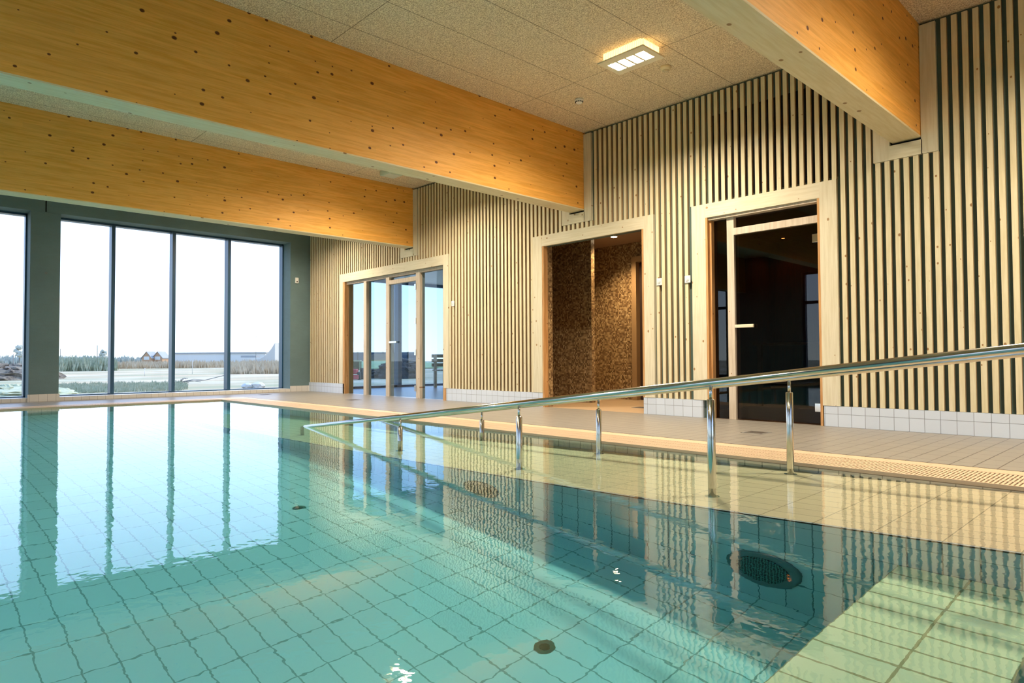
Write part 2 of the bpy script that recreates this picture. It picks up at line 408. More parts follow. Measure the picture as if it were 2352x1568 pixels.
thing(pf, 'pale tiled underwater bench sticking out from the ramp wall', 'bench')

# water: one closed body, its sides and bottom lie behind the tiles
mb = MB().box(XF-.10, 3.1, -10.1, YE+.02, ZF-.1, ZW)
mb.bm.normal_update()
bmesh.ops.inset_region(mb.bm, faces=[f for f in mb.bm.faces if f.normal.z > .9], thickness=.01)   # keeps the surface normals exactly level
wt = mb.build('water', MT['water'])
wt.cycles.is_caustics_caster = True
for p in wt.data.polygons: p.use_smooth = True
stuff(wt, 'still clear teal water filling the pool', 'water')

# ------------------------------------------------------------------ ceiling
struct(MB().box(XW-.4, XE, YS, .05, ZC, ZC+.2).build('ceiling', MT['ceiling']), 'speckled wood wool panel ceiling')

# ------------------------------------------------------------------ right wall: backing, slats, skirting
OPEN = [(-12.098, -8.518, 2.404), (-6.578, -4.543, 2.409), (-4.024, -2.434, 2.410)]   # surround outer edges
BEAMS = [(-1.946, -1.706), (-5.869, -5.629), (-9.766, -9.526), (1.97, 2.21)]
ZS = .2005
wr = empty('wall_right'); struct(wr, 'wall clad with pale upright spruce slats above white tiles')
inner = [(-11.951, -8.663, 2.240), (-6.401, -4.686, 2.256), (-3.849, -2.596, 2.254)]
mb = MB(); xs = XW-.3
for (a, b, z) in inner: mb.box(xs, a, .037, .12, 0, ZC); mb.box(a, b, .037, .12, z, ZC); xs = b
mb.box(xs, XE, .037, .12, 0, ZC); mb.build('backing', MT['backing'], wr)
mb = MB(); k = -141
while True:
    x = -2.3956+.0783*k; k += 1
    if x > XE-.1: break
    if x < XW+.002: continue
    a, b = x, x+.0425; lo, hi = ZS, 3.648
    for (p, q, z) in OPEN:
        if b > p-.002 and a < q+.002: lo = z+.001
    for (p, q) in BEAMS:
        if b > p-.154 and a < q+.134: hi = 2.485
    if hi > lo+.02: mb.box(a, b, 0, .037, lo, hi)
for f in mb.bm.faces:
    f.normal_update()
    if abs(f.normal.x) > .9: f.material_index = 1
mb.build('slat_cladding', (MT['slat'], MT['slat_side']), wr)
mb = MB(); xs = XW
for (a, b) in ((-11.905, -8.587), (-6.401, -4.708), (-3.91, -2.585)): mb.box(xs, a, 0.0, .037, 0, ZS-.002); xs = b
mb.box(xs, XE, 0, .037, 0, ZS-.002); mb.build('tile_skirting', MT['skirt_xz'], wr)
MB().box(-3.80, -2.425, .030, .036, 2.44, 3.40).build('vent_opening', MT['black'], wr)

# trims: door surrounds and beam pocket boards
def surround(i, a, b, z, ia, ib, iz, label):
    t = empty(f'trim_{i}'); struct(t, label)
    for nm, A in (('side_board', (a, ia, -.003, .05, ZS, z)), ('side_board', (ib, b, -.003, .05, ZS, z))): MB().box(*A).build(nm, MT['board_v'], t)
    MB().box(ia, ib, -.003, .05, iz, z).build('top_board', MT['board_h'], t)
labs = ['pale spruce surround of the wide glazed door screen', 'pale spruce surround of the mosaic shower opening', 'pale spruce surround of the smoked glass sauna door']
for i, ((a, b, z), (ia, ib, iz)) in enumerate(zip(OPEN, inner)): surround(i+1, a, b, z, ia, ib, iz, labs[i])
bl = ['pale boards around the beam end next to the sauna door', 'pale boards around the beam end above the shower opening', 'pale boards around the beam end above the glazed doors', 'pale boards around the beam end behind the camera']
for i, (a, b) in enumerate(BEAMS[:3]):
    t = empty(f'trim_{i+4}'); struct(t, bl[i])
    MB().box(a-.152, a-.012, -.003, .036, 2.488, 2.80 if i else 2.80).build('side_board', MT['board_v'], t)
    MB().box(a-.012, b+.012, -.003, .036, 2.488, ZB-.024).build('bottom_board', MT['board_h'], t)
    MB().box(a-.152, a-.012, 0.0, .036, 2.80, 3.648).build('side_board', MT['board_v'], t)
    MB().box(b+.004, b+.13, -.003, .036, 2.488, 3.648).build('side_board', MT['board_v'], t)
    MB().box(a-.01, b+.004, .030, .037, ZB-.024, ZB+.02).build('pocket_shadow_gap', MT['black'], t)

# ------------------------------------------------------------------ beams
bn = ['nearest honey-coloured glulam beam, its end boxed in beside the sauna door', 'knotty orange glulam beam ending above the mosaic shower opening',
      'orange glulam beam nearest the big windows, ending above the glazed doors', 'glulam beam behind the camera above the shallow ramp end']
for (a, b), l in zip(BEAMS, bn):
    g = empty('glulam_beam', ((a+b)/2, 0, ZB)); hw = (b-a)/2
    MB().box(-hw, hw, YS, .03, 0.012, ZC-ZB).build('beam_body', MT['beam'], g)
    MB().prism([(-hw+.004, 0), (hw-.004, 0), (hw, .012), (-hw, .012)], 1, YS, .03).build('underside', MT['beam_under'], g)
    thing(g, l, 'beam')

# ------------------------------------------------------------------ window wall (left in the picture)
XG = -13.80                       # glass plane
wl = empty('wall_left'); struct(wl, 'grey cast concrete wall around the tall windows')
cols = [(-4.949, -4.531), (-9.45, -9.05)]
MB().box(XW-.45, XW, YS, .12, 3.185, ZC).build('lintel', MT['concrete'], wl)
MB().box(XW-.45, XW, -.43, .12, 0, 3.185).build('corner_pier', MT['concrete'], wl)
for a, b in cols: MB().box(XW-.45, XW, a, b, 0, 3.185, bev=.004).build('column', MT['concrete'], wl)
MB().box(XW-.45, XW, YS, -11.6, 0, 3.185).build('end_pier', MT['concrete'], wl)
mb = MB().box(XW, XW+.012, -.43, 0, 0, .128)
for a, b in cols: mb.box(XW-.01, XW+.012, a-.012, b+.012, 0, .128)
mb.build('tile_skirting', MT['skirt_yz'], wl)
MB().box(XW-.3, XW-.002, YS, -.43, 0, .07).build('tile_curb', MT['skirt_yz'], wl)
for a, b in cols: MB().box(XW, XW+.002, (a+b)/2-.012, (a+b)/2+.008, 3.19, 3.42).build('lintel_joint', MT['black'], wl)
MB().tube([(XW, -4.73, 2.16), (XW+.002, -4.73, 2.16)], .022).build('plug_hole', plain('grey_plug', (.13, .15, .15), .8), wl)

def window(i, y0, y1, muls, label, x=XG, z0=.05, z1=3.20, par=None):
    g = empty(f'window_{i}'); struct(g, label)
    fr = MB(); d0, d1 = x-.10, x+.06
    fr.box(d0, d1, y0, y1, z0-.05, z0+.035).box(d0, d1, y0, y1, z1-.05, z1+.03).box(d0, d1, y0, y0+.055, z0, z1).box(d0, d1, y1-.055, y1, z0, z1)
    fr.build('window_frame', MT['frame'], g)
    ys = [y0+.03]+list(muls)+[y1-.03]
    for m in muls: MB().box(d0, d1+.03, m-.03, m+.03, z0, z1-.04).build('mullion', MT['frame'], g)
    for a, b in zip(ys, ys[1:]): MB().box(x-.012, x, a, b, z0, z1).build('pane', MT['glass'], g)
window(1, -4.56, -.40, (-3.67, -2.64, -1.59), 'tall four-pane window nearest the slat wall')
window(2, -9.08, -4.92, (-8.04, -7.0, -5.96), 'tall window beyond the concrete column at the picture edge')
window(3, -11.62, -9.42, (-10.5,), 'tall window at the far end of the concrete wall')

# ------------------------------------------------------------------ the two sides behind the camera
ws = empty('wall_back'); struct(ws, 'wall behind the camera with tall windows')
wx = [(-12.6, -10.2), (-7.85, -5.9), (-4.9, -2.6), (-1.0, 1.3)]
mb = MB(); x = XW-.45
for a, b in wx: mb.box(x, a, YS-.3, YS, 0, ZC); mb.box(a, b, YS-.3, YS, 3.1, ZC); mb.box(a, b, YS-.3, YS, 0, .1); x = b
mb.box(x, XE, YS-.3, YS, 0, ZC); mb.build('concrete_piers', MT['concrete'], ws)
for i, (a, b) in enumerate(wx):
    g = empty(f'window_{i+4}'); struct(g, 'window behind the camera')
    m = (a+b)/2; f = MB().box(a, b, YS-.22, YS-.1, .1, .16).box(a, b, YS-.22, YS-.1, 3.04, 3.1).box(a, a+.06, YS-.22, YS-.1, .1, 3.1).box(b-.06, b, YS-.22, YS-.1, .1, 3.1).box(m-.04, m+.04, YS-.22, YS-.1, .1, 3.1).box(a, b, YS-.22, YS-.1, 2.2, 2.28)
    f.build('window_frame', MT['frame'], g)
    MB().box(a, b, YS-.165, YS-.155, .1, 3.1).build('pane', MT['glass'], g)
wy = [(-11.4, -9.2), (-8.8, -6.6), (-6.2, -4.0)]  # windows added on this unseen side to light the beam faces
g0 = empty('wall_near'); struct(g0, 'wall beyond the shallow end of the ramp')
mb = MB(); y = YS
for a, b in wy: mb.box(XE, XE+.3, y, a, 0, ZC); mb.box(XE, XE+.3, a, b, 3.1, ZC); mb.box(XE, XE+.3, a, b, 0, .1); y = b
mb.box(XE, XE+.3, y, .12, 0, ZC); mb.build('wall_surface', plain('pale_plaster', (.62, .58, .48), .8), g0)
for i, (a, b) in enumerate(wy):
    g = empty(f'window_{i+9}'); struct(g, 'window beyond the shallow end of the ramp')
    m = (a+b)/2; MB().box(XE+.1, XE+.22, a, b, .1, .16).box(XE+.1, XE+.22, a, b, 3.04, 3.1).box(XE+.1, XE+.22, a, a+.06, .1, 3.1).box(XE+.1, XE+.22, b-.06, b, .1, 3.1).box(XE+.1, XE+.22, m-.04, m+.04, .1, 3.1).build('window_frame', MT['frame'], g)
    MB().box(XE+.155, XE+.165, a, b, .1, 3.1).build('pane', MT['glass'], g)

# ------------------------------------------------------------------ glazed screen and relaxation room
d1 = empty('door_1'); struct(d1, 'glazed timber door screen into the relaxation room')
Yd = .08
def jb(nm, a, b, z0, z1, m='frame_wood', y0=Yd-.035, y1=Yd+.075, par=d1): return MB().box(a, b, y0, y1, z0, z1).build(nm, MT[m], par)
jb('jamb', -11.951, -11.885, 0, 2.24, 'jamb', -.0, .2); jb('jamb', -8.67, -8.60, 0, 2.24, 'jamb', 0.0, .2)
jb('frame_head', -11.885, -8.67, 2.19, 2.24); 
for a, b in ((-11.235, -11.135), (-10.452, -10.345), (-9.50, -9.385)): jb('frame_post', a, b, 0, 2.19)
jb('transom', -10.345, -9.50, 2.06, 2.135)
for a, b, z0, z1 in ((-11.885, -11.235, .0, 2.19), (-11.135, -10.452, .0, 2.19), (-10.345, -9.50, 2.135, 2.19), (-9.385, -8.67, .0, 2.19)):
    MB().box(a, b, Yd+.02, Yd+.028, z0, z1).build('pane', MT['tinted'], d1)
lf = MB().box(-10.345, -9.515, Yd-.012, Yd-.004, .012, 2.05).build('door_leaf', MT['tinted'], d1)
MB().box(-10.335, -10.09, Yd-.05, Yd-.03, .975, 1.01).box(-10.32, -10.30, Yd-.03, Yd-.012, .98, 1.005).box(-10.12, -10.10, Yd-.03, Yd-.012, .98, 1.005).build('door_handle', MT['steel'], lf)
for z in (.12, .75, 1.30, 1.90): MB().box(-9.54, -9.49, Yd-.045, Yd-.012, z, z+.10).build('hinge', MT['steel'], lf)
rm = empty('floor_relaxation_room'); struct(rm, 'grey tiled floor of the glazed room')
MB().box(XG-.1, -8.4, .037, 6.3, -.3, -.002).build('grey_tiles', tiles('grey_floor_tile', (0, 1), (.3, .3), (0, 0), (.36, .36, .35), (.2, .2, .2), .005, .3), rm)
cr = empty('ceiling_relaxation_room'); struct(cr, 'white ceiling of the glazed room')
MB().box(XG-.1, -8.4, .12, 6.3, 2.62, 2.75).build('ceiling_surface', MT['white'], cr)
we = empty('wall_relaxation_room'); struct(we, 'side wall of the glazed room')
MB().box(-8.5, -8.4, .12, 6.3, 0, 2.62).build('wall_surface', MT['slat'], we)
g = empty('window_8'); struct(g, 'glazing around the relaxation room looking onto the field')
mb = MB().box(XG-.06, XG+.04, .12, 6.3, -.05, .05).box(XG-.06, XG+.04, .12, 6.3, 2.55, 2.62)
mb.box(XG, -8.4, 6.2, 6.3, -.05, .05).box(XG, -8.4, 6.2, 6.3, 2.55, 2.62); mb.build('window_frame', MT['frame'], g)
for y in (2.55, 4.4): MB().box(XG-.08, XG+.1, y-.05, y+.05, 0, 2.6).build('mullion', MT['frame'], g)
for x in (-12.5, -10.4): MB().box(x-.04, x+.04, 6.15, 6.3, 0, 2.6).build('mullion', MT['frame'], g)
MB().box(XG-.12, XG+.12, 6.1, 6.34, 0, 2.62).build('corner_post', MT['frame'], g)
MB().box(XG-.01, XG, .12, 6.2, .03, 2.58).build('pane', MT['glass'], g); MB().box(XG, -8.4, 6.24, 6.25, .03, 2.58).build('pane', MT['glass'], g)

def bench(loc, rzv, label):
    b = empty('slatted_bench', loc, rzv)
    for k in range(5): MB().box(-.75, .75, -.25+k*.105, -.165+k*.105, .40, .43).build('seat_slat', MT['bench_wood'], b)
    for k in range(3): MB().box(-.75, .75, .27, .295, .50+k*.11, .58+k*.11).build('back_slat', MT['bench_wood'], b)
    for x in (-.68, .68):
        for y in (-.2, .24): MB().box(x-.03, x+.03, y-.03, y+.03, 0, .40 if y < 0 else .80).build('leg', MT['bench_wood'], b)
    return thing(b, label, 'bench')
bench((-12.55, 3.65, 0), 1.45, 'pale slatted wooden bench in the glazed room by its outer window')
bench((-10.9, 4.3, 0), 2.1, 'pale slatted bench seen through the right pane of the glazed screen')

# ------------------------------------------------------------------ mosaic shower room
ms = empty('wall_shower_room'); struct(ms, 'brown mosaic walls of the shower room')
MB().box(-6.46, -6.401, .084, .21, 0, 2.4).build('reveal', MT['mosaic'], ms)
MB().box(-7.6, -7.55, .21, 2.25, 0, 2.6).build('side_wall', MT['mosaic'], ms)
MB().box(-7.55, -6.46, .12, .21, 0, 2.6).build('front_wall', MT['mosaic'], ms)
MB().box(-7.55, -6.50, 1.20, 1.28, 0, 2.6).build('partition', MT['mosaic'], ms)
MB().box(-7.55, -6.43, 2.2, 2.3, 0, 2.6).box(-6.43, -5.45, 2.2, 2.3, 2.33, 2.6).box(-5.45, -4.60, 2.2, 2.3, 0, 2.6).build('back_wall', MT['mosaic'], ms)
MB().box(-4.686, -4.60, .12, 2.25, 0, 2.6).build('side_wall', MT['mosaic'], ms)
MB().box(-6.401, -6.37, 0.0, .084, 0, 2.256).box(-4.715, -4.686, 0.0, .084, ZS, 2.256).build('jamb', MT['jamb'], ms)
box('ceiling_shower_room', plain('brown_ceiling', (.30, .20, .13), .8), -7.6, -4.6, .12, 2.3, 2.575, 2.65)['kind'] = 'structure'
box('floor_shower_room', tiles('shower_floor', (0, 1), (.1221, .1221), (0, 0), (.50, .36, .22), (.2, .15, .1), .004, .3), -7.6, -4.6, .037, 2.3, -.3, -.002)['kind'] = 'structure'
d3 = empty('door_3'); struct(d3, 'dark doorway at the back of the mosaic shower room')
MB().box(-6.43, -6.34, 2.14, 2.26, 0, 2.33).box(-6.34, -5.45, 2.14, 2.26, 2.24, 2.33).box(-5.54, -5.45, 2.14, 2.26, 0, 2.24).build('door_frame', plain('brown_frame', (.30, .19, .09), .5), d3)
MB().box(-6.34, -5.54, 2.24, 2.28, 0, 2.24).build('door_panel', plain('dark_brown_door', (.03, .015, .01), .5), d3)
def downlight(loc, r, en, label, col=(1, .72, .40), spot=True, mat='spot'):
    g = empty('downlight', loc)
    MB().tube([(0, 0, 0), (0, 0, -.008)], r*1.3, 24).build('trim_ring', MT['white'] if spot else MT['steel'], g)
    MB().tube([(0, 0, -.008), (0, 0, -.011)], r, 24).build('lens', MT[mat], g)
    thing(g, label, 'light', None)
    ld = bpy.data.lights.new('downlight_beam', 'SPOT'); ld.energy = en; ld.color = col; ld.spot_size = math.radians(130); ld.spot_blend = .7; ld.shadow_soft_size = .03
    lo = bpy.data.objects.new('downlight_beam', ld); C.objects.link(lo); lo.location = (0, 0, -.03); lo.parent = g
    return g
downlight((-6.30, 1.52, 2.575), .045, 110, 'small bright round downlight in the shower room ceiling')
downlight((-5.35, 1.2, 2.575), .045, 60, 'round downlight in the shower room ceiling hidden behind the lintel')

# ------------------------------------------------------------------ sauna
d2 = empty('door_2'); struct(d2, 'smoked glass sauna door with side panel and overlight')
MB().box(-3.849, -3.825, 0.0, .17, 0, 2.254).box(-3.825, -3.805, .05, .17, 0, 2.254).build('jamb', MT['jamb'], d2)
MB().box(-2.62, -2.596, 0.0, .17, 0, 2.254).build('jamb', MT['jamb'], d2)
MB().box(-3.825, -2.62, 0.02, .17, 2.225, 2.254).build('frame_head', MT['frame_wood'], d2)
MB().box(-3.62, -3.538, .055, .17, 0, 2.225).build('frame_post', MT['frame_wood'], d2)
MB().box(-3.538, -2.62, .055, .17, 2.025, 2.10).build('transom', MT['frame_wood'], d2)
for a, b, z0, z1 in ((-3.805, -3.62, 0, 2.225), (-3.538, -2.62, 2.10, 2.225)): MB().box(a, b, .11, .12, z0, z1).build('pane', MT['smoked'], d2)
lf = MB().box(-3.535, -2.628, .085, .095, .012, 2.02).build('door_leaf', MT['smoked'], d2)
MB().box(-3.53, -3.32, .035, .06, 1.00, 1.035, bev=.003).build('door_handle', MT['board_h'], lf)
for z in (.13, 1.83): MB().box(-2.70, -2.61, .062, .085, z, z+.085, bev=.003).build('hinge', MT['chrome'], lf)
sr = empty('wall_sauna'); struct(sr, 'dark timber lining of the sauna')
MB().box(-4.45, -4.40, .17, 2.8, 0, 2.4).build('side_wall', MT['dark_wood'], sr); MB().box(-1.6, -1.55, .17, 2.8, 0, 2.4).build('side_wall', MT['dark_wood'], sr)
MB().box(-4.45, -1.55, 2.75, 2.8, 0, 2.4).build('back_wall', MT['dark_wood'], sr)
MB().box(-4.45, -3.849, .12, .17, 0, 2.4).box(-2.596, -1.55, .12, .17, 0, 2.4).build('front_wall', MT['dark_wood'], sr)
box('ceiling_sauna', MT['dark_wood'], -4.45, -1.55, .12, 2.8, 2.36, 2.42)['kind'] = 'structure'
box('floor_sauna', tiles('sauna_floor', (0, 1), (.1221, .1221), (0, 0), (.16, .12, .08), (.06, .05, .04), .004, .3), -4.45, -1.55, .037, 2.8, -.3, -.002)['kind'] = 'structure'
def sbench(y0, y1, z, label):
    b = empty('sauna_bench', (-3.0, y0, 0))
    for k in range(4):
        d = (y1-y0)/4; MB().box(-1.38, 1.38, k*d, k*d+d*.85, z-.03, z).build('seat_slat', MT['jamb'], b)
    for x in (-1.3, 0, 1.3): MB().box(x-.03, x+.03, .03, .08, 0, z-.03).build('leg', MT['jamb'], b)
    return thing(b, label, 'bench')
sbench(1.55, 2.15, .45, 'lower dark slatted bench inside the sauna')
sbench(2.16, 2.74, .88, 'upper dark slatted bench at the back of the sauna')
downlight((-4.05, 2.45, 2.36), .02, 3.0, 'left tiny amber light glowing inside the sauna', (1, .40, .10), False, 'ember')
downlight((-3.25, 2.45, 2.36), .02, 1.2, 'right tiny amber light glowing inside the sauna', (1, .40, .10), False, 'ember')

# ------------------------------------------------------------------ hand rails
SL = .1212
def rail_z(x): return -.02+SL*(x+6.46)
def handrail(y, label, xs):
    g = empty('handrail', (xs[0], y, rz(xs[0])))
    ox, oz = xs[0], rz(xs[0])
    pts = [(3.4-ox, 0, rail_z(3.4)-oz)]
    x0 = -6.50
    pts += [(x0-ox, 0, rail_z(x0)-oz), (x0-.05-ox, 0, rail_z(x0)-.02-oz), (x0-.07-ox, 0, rail_z(x0)-.07-oz), (x0-.07-ox, 0, rz(x0-.07)-oz)]
    MB().tube(pts, .019, 24).build('rail', MT['steel'], g)
    for x in xs:
        zt = rail_z(x)-.015; zb = rz(x); zs = zt-.075
        p = MB().tube([(x-ox, 0, zs-.01-oz), (x-ox, 0, zt-oz)], .0095, 16).build('post', MT['steel'], g)
        if zs > zb+.02:
            MB().tube([(x-ox, 0, zb+.004-oz), (x-ox, 0, zs-.004-oz), (x-ox, 0, zs-oz)], [.0215, .0215, .018], 24).build('sleeve', MT['steel'], p)
        MB().tube([(x-ox, 0, zb-oz), (x-ox, 0, zb+.008-oz)], .038, 24).build('base_plate', MT['steel'], p)
    thing(g, label, 'handrail'); return g
handrail(-3.49, 'brushed steel handrail running into the water along the outer edge of the ramp', [-1.825, -3.296, -4.753, -.36])
handrail(-2.58, 'brushed steel handrail on the ramp side next to the pool edge grate', [-1.800, -3.325, -4.735, -.32])

# ------------------------------------------------------------------ luminaires
def lamp(x, y, label):
    g = empty('ceiling_light', (x, y, ZC)); L, Wd = .24, .15
    b = MB().box(-L+.03, L-.03, -Wd+.02, Wd-.02, -.040, 0).box(-L+.03, L-.03, -Wd+.02, -.095, -.085, -.04).box(-L+.03, L-.03, .095, Wd-.02, -.085, -.04)
    n = 22
    for i in range(n):
        a = -L+.025+(2*L-.05)*i/(n-1); b.box(a-.004, a+.004, -Wd, -Wd+.025, -.085, 0).box(a-.004, a+.004, Wd-.025, Wd, -.085, 0)
    for i in range(12):
        a = -Wd+.025+(2*Wd-.05)*i/11; b.box(-L, -L+.035, a-.004, a+.004, -.085, 0).box(L-.035, L, a-.004, a+.004, -.085, 0)
    b.build('finned_housing', MT['fin'], g)
    rim = MB().box(-L-.03, L+.03, -Wd-.03, -.088, -.100, -.085).box(-L-.03, L+.03, .088, Wd+.03, -.100, -.085)
    rim.box(-L-.03, -.212, -.088, .088, -.100, -.085).box(.212, L+.03, -.088, .088, -.100, -.085)
    for k in range(3): rim.box(-.104+k*.104-.012, -.104+k*.104+.012, -.088, .088, -.100, -.078)
    rim.build('rim', MT['rim'], g)
    for k in range(4):
        a = -.208+k*.104; MB().box(a+.005, a+.099, -.088, .088, -.046, -.042).build('light_cell', MT['cell'], g)
    return thing(g, label, 'ceiling light')
for (x, y), l in zip(LAMPS, ['lit four-cell ceiling light shining above the wall of slats', 'ceiling light hidden behind the middle beam, seen only mirrored in the water', 'ceiling light hidden behind the beam nearest the windows', 'ceiling light behind the camera near the ramp end']+['unseen ceiling light over the opposite pool side, in line with the sauna door', 'unseen ceiling light over the opposite pool side, in line with the shower opening', 'unseen ceiling light over the opposite pool side, in line with the glazed doors', 'unseen ceiling light over the opposite pool side, past the ramp end']):
    lamp(x, y, l)
# small ceiling and wall fittings
g = empty('smoke_detector', (-4.93, -.90, ZC))
MB().tube([(0, 0, 0), (0, 0, -.022)], .052, 32).build('base', MT['white'], g); MB().tube([(0, 0, -.022), (0, 0, -.042), (0, 0, -.05)], [.045, .036, .02], 32).build('head', MT['white'], g)
mb = MB()
for k in range(12):
    a = k*math.pi/6; mb.box(.04*math.cos(a)-.006, .04*math.cos(a)+.006, .04*math.sin(a)-.006, .04*math.sin(a)+.006, -.036, -.028)
mb.build('vent_slots', MT['black'], g)
thing(g, 'white smoke detector with dark slots near the slat wall', 'smoke detector')
g = empty('ceiling_sensor', (-3.76, -.90, ZC))
MB().tube([(0, 0, 0), (0, 0, -.018), (0, 0, -.04)], [.058, .058, .04], 32).build('base', plain('cream_plastic', (.70, .62, .42), .5), g)
MB().tube([(0, 0, -.04), (0, 0, -.05)], [.036, .02], 32).build('lens', plain('cream_lens', (.60, .52, .34), .3), g)
thing(g, 'cream round sensor on the ceiling right of the lit lamp', 'sensor')
g = empty('ceiling_box', (-8.86, -.88, ZC))
MB().box(-.13, .13, -.13, .13, -.075, 0, bev=.004).build('housing', plain('pale_mint_housing', (.55, .68, .60), .4), g)
MB().box(-.11, .11, -.11, .11, -.08, -.075).build('diffuser', MT['off_cell'], g)
thing(g, 'pale square unlit box on the ceiling above the glazed doors', 'ceiling fitting')
def plate(name, loc, rzv, label, grp='small square plates on the slats'):
    g = empty(name, loc, rzv)
    MB().box(-.036, .036, -.012, 0, -.042, .042, bev=.003).build('cover', MT['white'], g)
    MB().tube([(0, -.012, 0), (0, -.018, 0)], .020, 24).build('button', plain('grey_button', (.62, .66, .64), .4), g)
    MB().tube([(0, -.018, 0), (0, -.021, 0)], .009, 16).build('button_centre', plain('pale_centre', (.8, .8, .76), .4), g)
    return thing(g, label, 'switch plate', grp)
plate('switch_plate', (-4.463, -.001, 1.585), 0, 'white push button plate right of the mosaic shower opening')
plate('switch_plate', (-4.080, -.001, 1.580), 0, 'white push button plate left of the sauna door surround')
plate('switch_plate', (-8.399, -.001, 1.579), 0, 'white push button plate beside the glazed door screen')
g = empty('wall_sensor', (XW, -.294, 2.382), math.pi/2)
MB().box(-.035, .035, -.03, 0, -.06, .06, bev=.004).build('cover', MT['white'], g); MB().box(-.014, .014, -.032, -.03, -.04, -.015).build('dark_lens', MT['slot'], g)
thing(g, 'small white sensor box high on the concrete corner pier', 'sensor')

def drain(loc, label):
    g = empty('floor_drain', loc)
    f = MB().box(-.10, .10, -.10, -.085, 0, .002).box(-.10, .10, .085, .10, 0, .002).box(-.10, -.085, -.1, .1, 0, .002).box(.085, .10, -.1, .1, 0, .002)
    f.build('frame', MT['wire'], g); MB().box(-.085, .085, -.085, .085, 0, .0008).build('sump', MT['black'], g)
    b = MB()
    for k in range(7): b.box(-.085, .085, -.078+k*.024, -.070+k*.024, 0, .0018)
    b.build('grille', plain('bronze_grille', (.14, .11, .08), .5), g)
    return thing(g, label, 'drain')
drain((-2.80, -.99, .0), 'square dark floor drain in front of the sauna door')
drain((-5.35, .86, -.002), 'small dark drain in the shower room floor')
drain((-9.90, -.95, .0), 'small drain in the deck in front of the glazed doors')
drain((-12.75, -1.25, .0), 'small drain in the deck at the window corner')

# wall inlets below the ramp and floor inlets
def inlet(x, z, label):
    g = empty('water_inlet', (x, YR-.012, z))
    MB().tube([(0, 0, 0), (0, -.012, 0), (0, -.016, 0)], [.178, .178, .165], 48).build('flange', plain('grey_flange', (.16, .22, .22), .4), g)
    m, t, b = newmat('perforated_grille'); _, o = XYZ(t)
    q = [M(t, 'SUBTRACT', M(t, 'FRACT', M(t, 'DIVIDE', o[i], .014)), .5) for i in (0, 2)]
    d = M(t, 'ADD', M(t, 'MULTIPLY', q[0], q[0]), M(t, 'MULTIPLY', q[1], q[1]))
    t.links.new(MIX(t, M(t, 'LESS_THAN', d, .17), (.10, .26, .22), (.004, .004, .004)), b.inputs['Base Color'])
    MB().tube([(0, -.016, 0), (0, -.024, 0)], .125, 48).build('perforated_disc', m, g)
    for q in g.children: q.cycles.is_caustics_receiver = True
    return thing(g, label, 'water inlet')
inlet(-1.42, -.915, 'large dark perforated round inlet in the ramp wall, closest to the submerged bench')
inlet(-3.40, -.885, 'dark perforated round inlet in the ramp wall, the further one')
def finlet(x, y, label):
    g = empty('floor_inlet', (x, y, ZF))
    MB().tube([(0, 0, 0), (0, 0, .004)], .045, 32).build('ring', plain('green_grey_plastic', (.42, .62, .50), .5), g)
    MB().tube([(0, 0, .004), (0, 0, .008)], .022, 24).build('cap', plain('dark_cap', (.16, .30, .22), .5), g)
    return thing(g, label, 'floor inlet', 'small round inlets in the pool floor')
finlet(-1.911, -4.70, 'small round inlet in the pool floor near the lower picture edge')
finlet(-4.135, -4.70, 'small round inlet in the pool floor further towards the windows')

# ------------------------------------------------------------------ outside
ZG = -1.20
gr = MB().box(-700, XG-.12, -500, 600, ZG-.4, ZG).box(XG-.12, 300, -500, YS-.3, ZG-.4, ZG).box(XE+.3, 300, YS-.3, 600, ZG-.4, ZG).box(XG-.12, XE+.3, 6.4, 600, ZG-.4, ZG).build('ground_field', MT['ground']); stuff(gr, 'pale rough field outside the windows', 'ground')
def at(u, d, z=ZG):   # a point at forward distance d in the direction of picture column u
    q = F+R*((u-1176)/FPX); q.z = 0; q.normalize(); dd = d
    return Vector((CAM.x+q.x*dd, CAM.y+q.y*dd, z))
rng = random.Random(3)
def band(name, u0, u1, d0, d1, n, h0, h1, mat, label, cat, wd=1.0, thin=.05):
    """twiggy growth: bundles of narrow leaning spikes with uneven tops"""
    V, Fc = [], []
    for i in range(n):
        p = at(rng.uniform(u0, u1), rng.uniform(d0, d1)); h = rng.uniform(h0, h1)*rng.uniform(.6, 1)
        for k in range(12):
            a = rng.uniform(0, 6.28); q = rng.uniform(0, .5)*h*wd; hh = h*rng.uniform(.45, 1)*(1.05-.5*q/(h*wd)); w = h*thin*rng.uniform(.6, 1.5)
            cx, cy = p.x+math.cos(a)*q, p.y+math.sin(a)*q; lx, ly = rng.uniform(-.25, .25)*hh, rng.uniform(-.25, .25)*hh; base = len(V)
            V += [(cx-w*.5, cy, ZG), (cx, cy-w*.5, ZG), (cx+w*.5, cy+w*.3, ZG)]
            mx, my, mz = cx+lx*.5, cy+ly*.5, ZG+hh*.5
            V += [(mx-w, my, mz), (mx, my-w, mz), (mx+w, my+w*.6, mz), (cx+lx, cy+ly, ZG+hh)]
            for j in range(3):
                j2 = (j+1) % 3; Fc += [(base+j, base+j2, base+3+j2, base+3+j), (base+3+j, base+3+j2, base+6)]
    me = bpy.data.meshes.new(name); me.from_pydata(V, [], Fc); me.materials.append(mat)
    o = bpy.data.objects.new(name, me); C.objects.link(o)
    return stuff(o, label, cat)
band('treeline', -120, 700, 500, 600, 900, 4.5, 8.4, MT['tree'], 'hazy bare treeline on the horizon', 'trees', 1.0, .08)
band('scrub', 120, 262, 150, 210, 700, 1.4, 4.0, MT['scrub'], 'pale green scrub beyond the field, left of the first mullion', 'scrub', .6)
band('reeds', 255, 700, 190, 260, 1500, 1.2, 2.8, MT['reed'], 'brownish dry reeds across the middle of the field', 'reeds', 1.3)
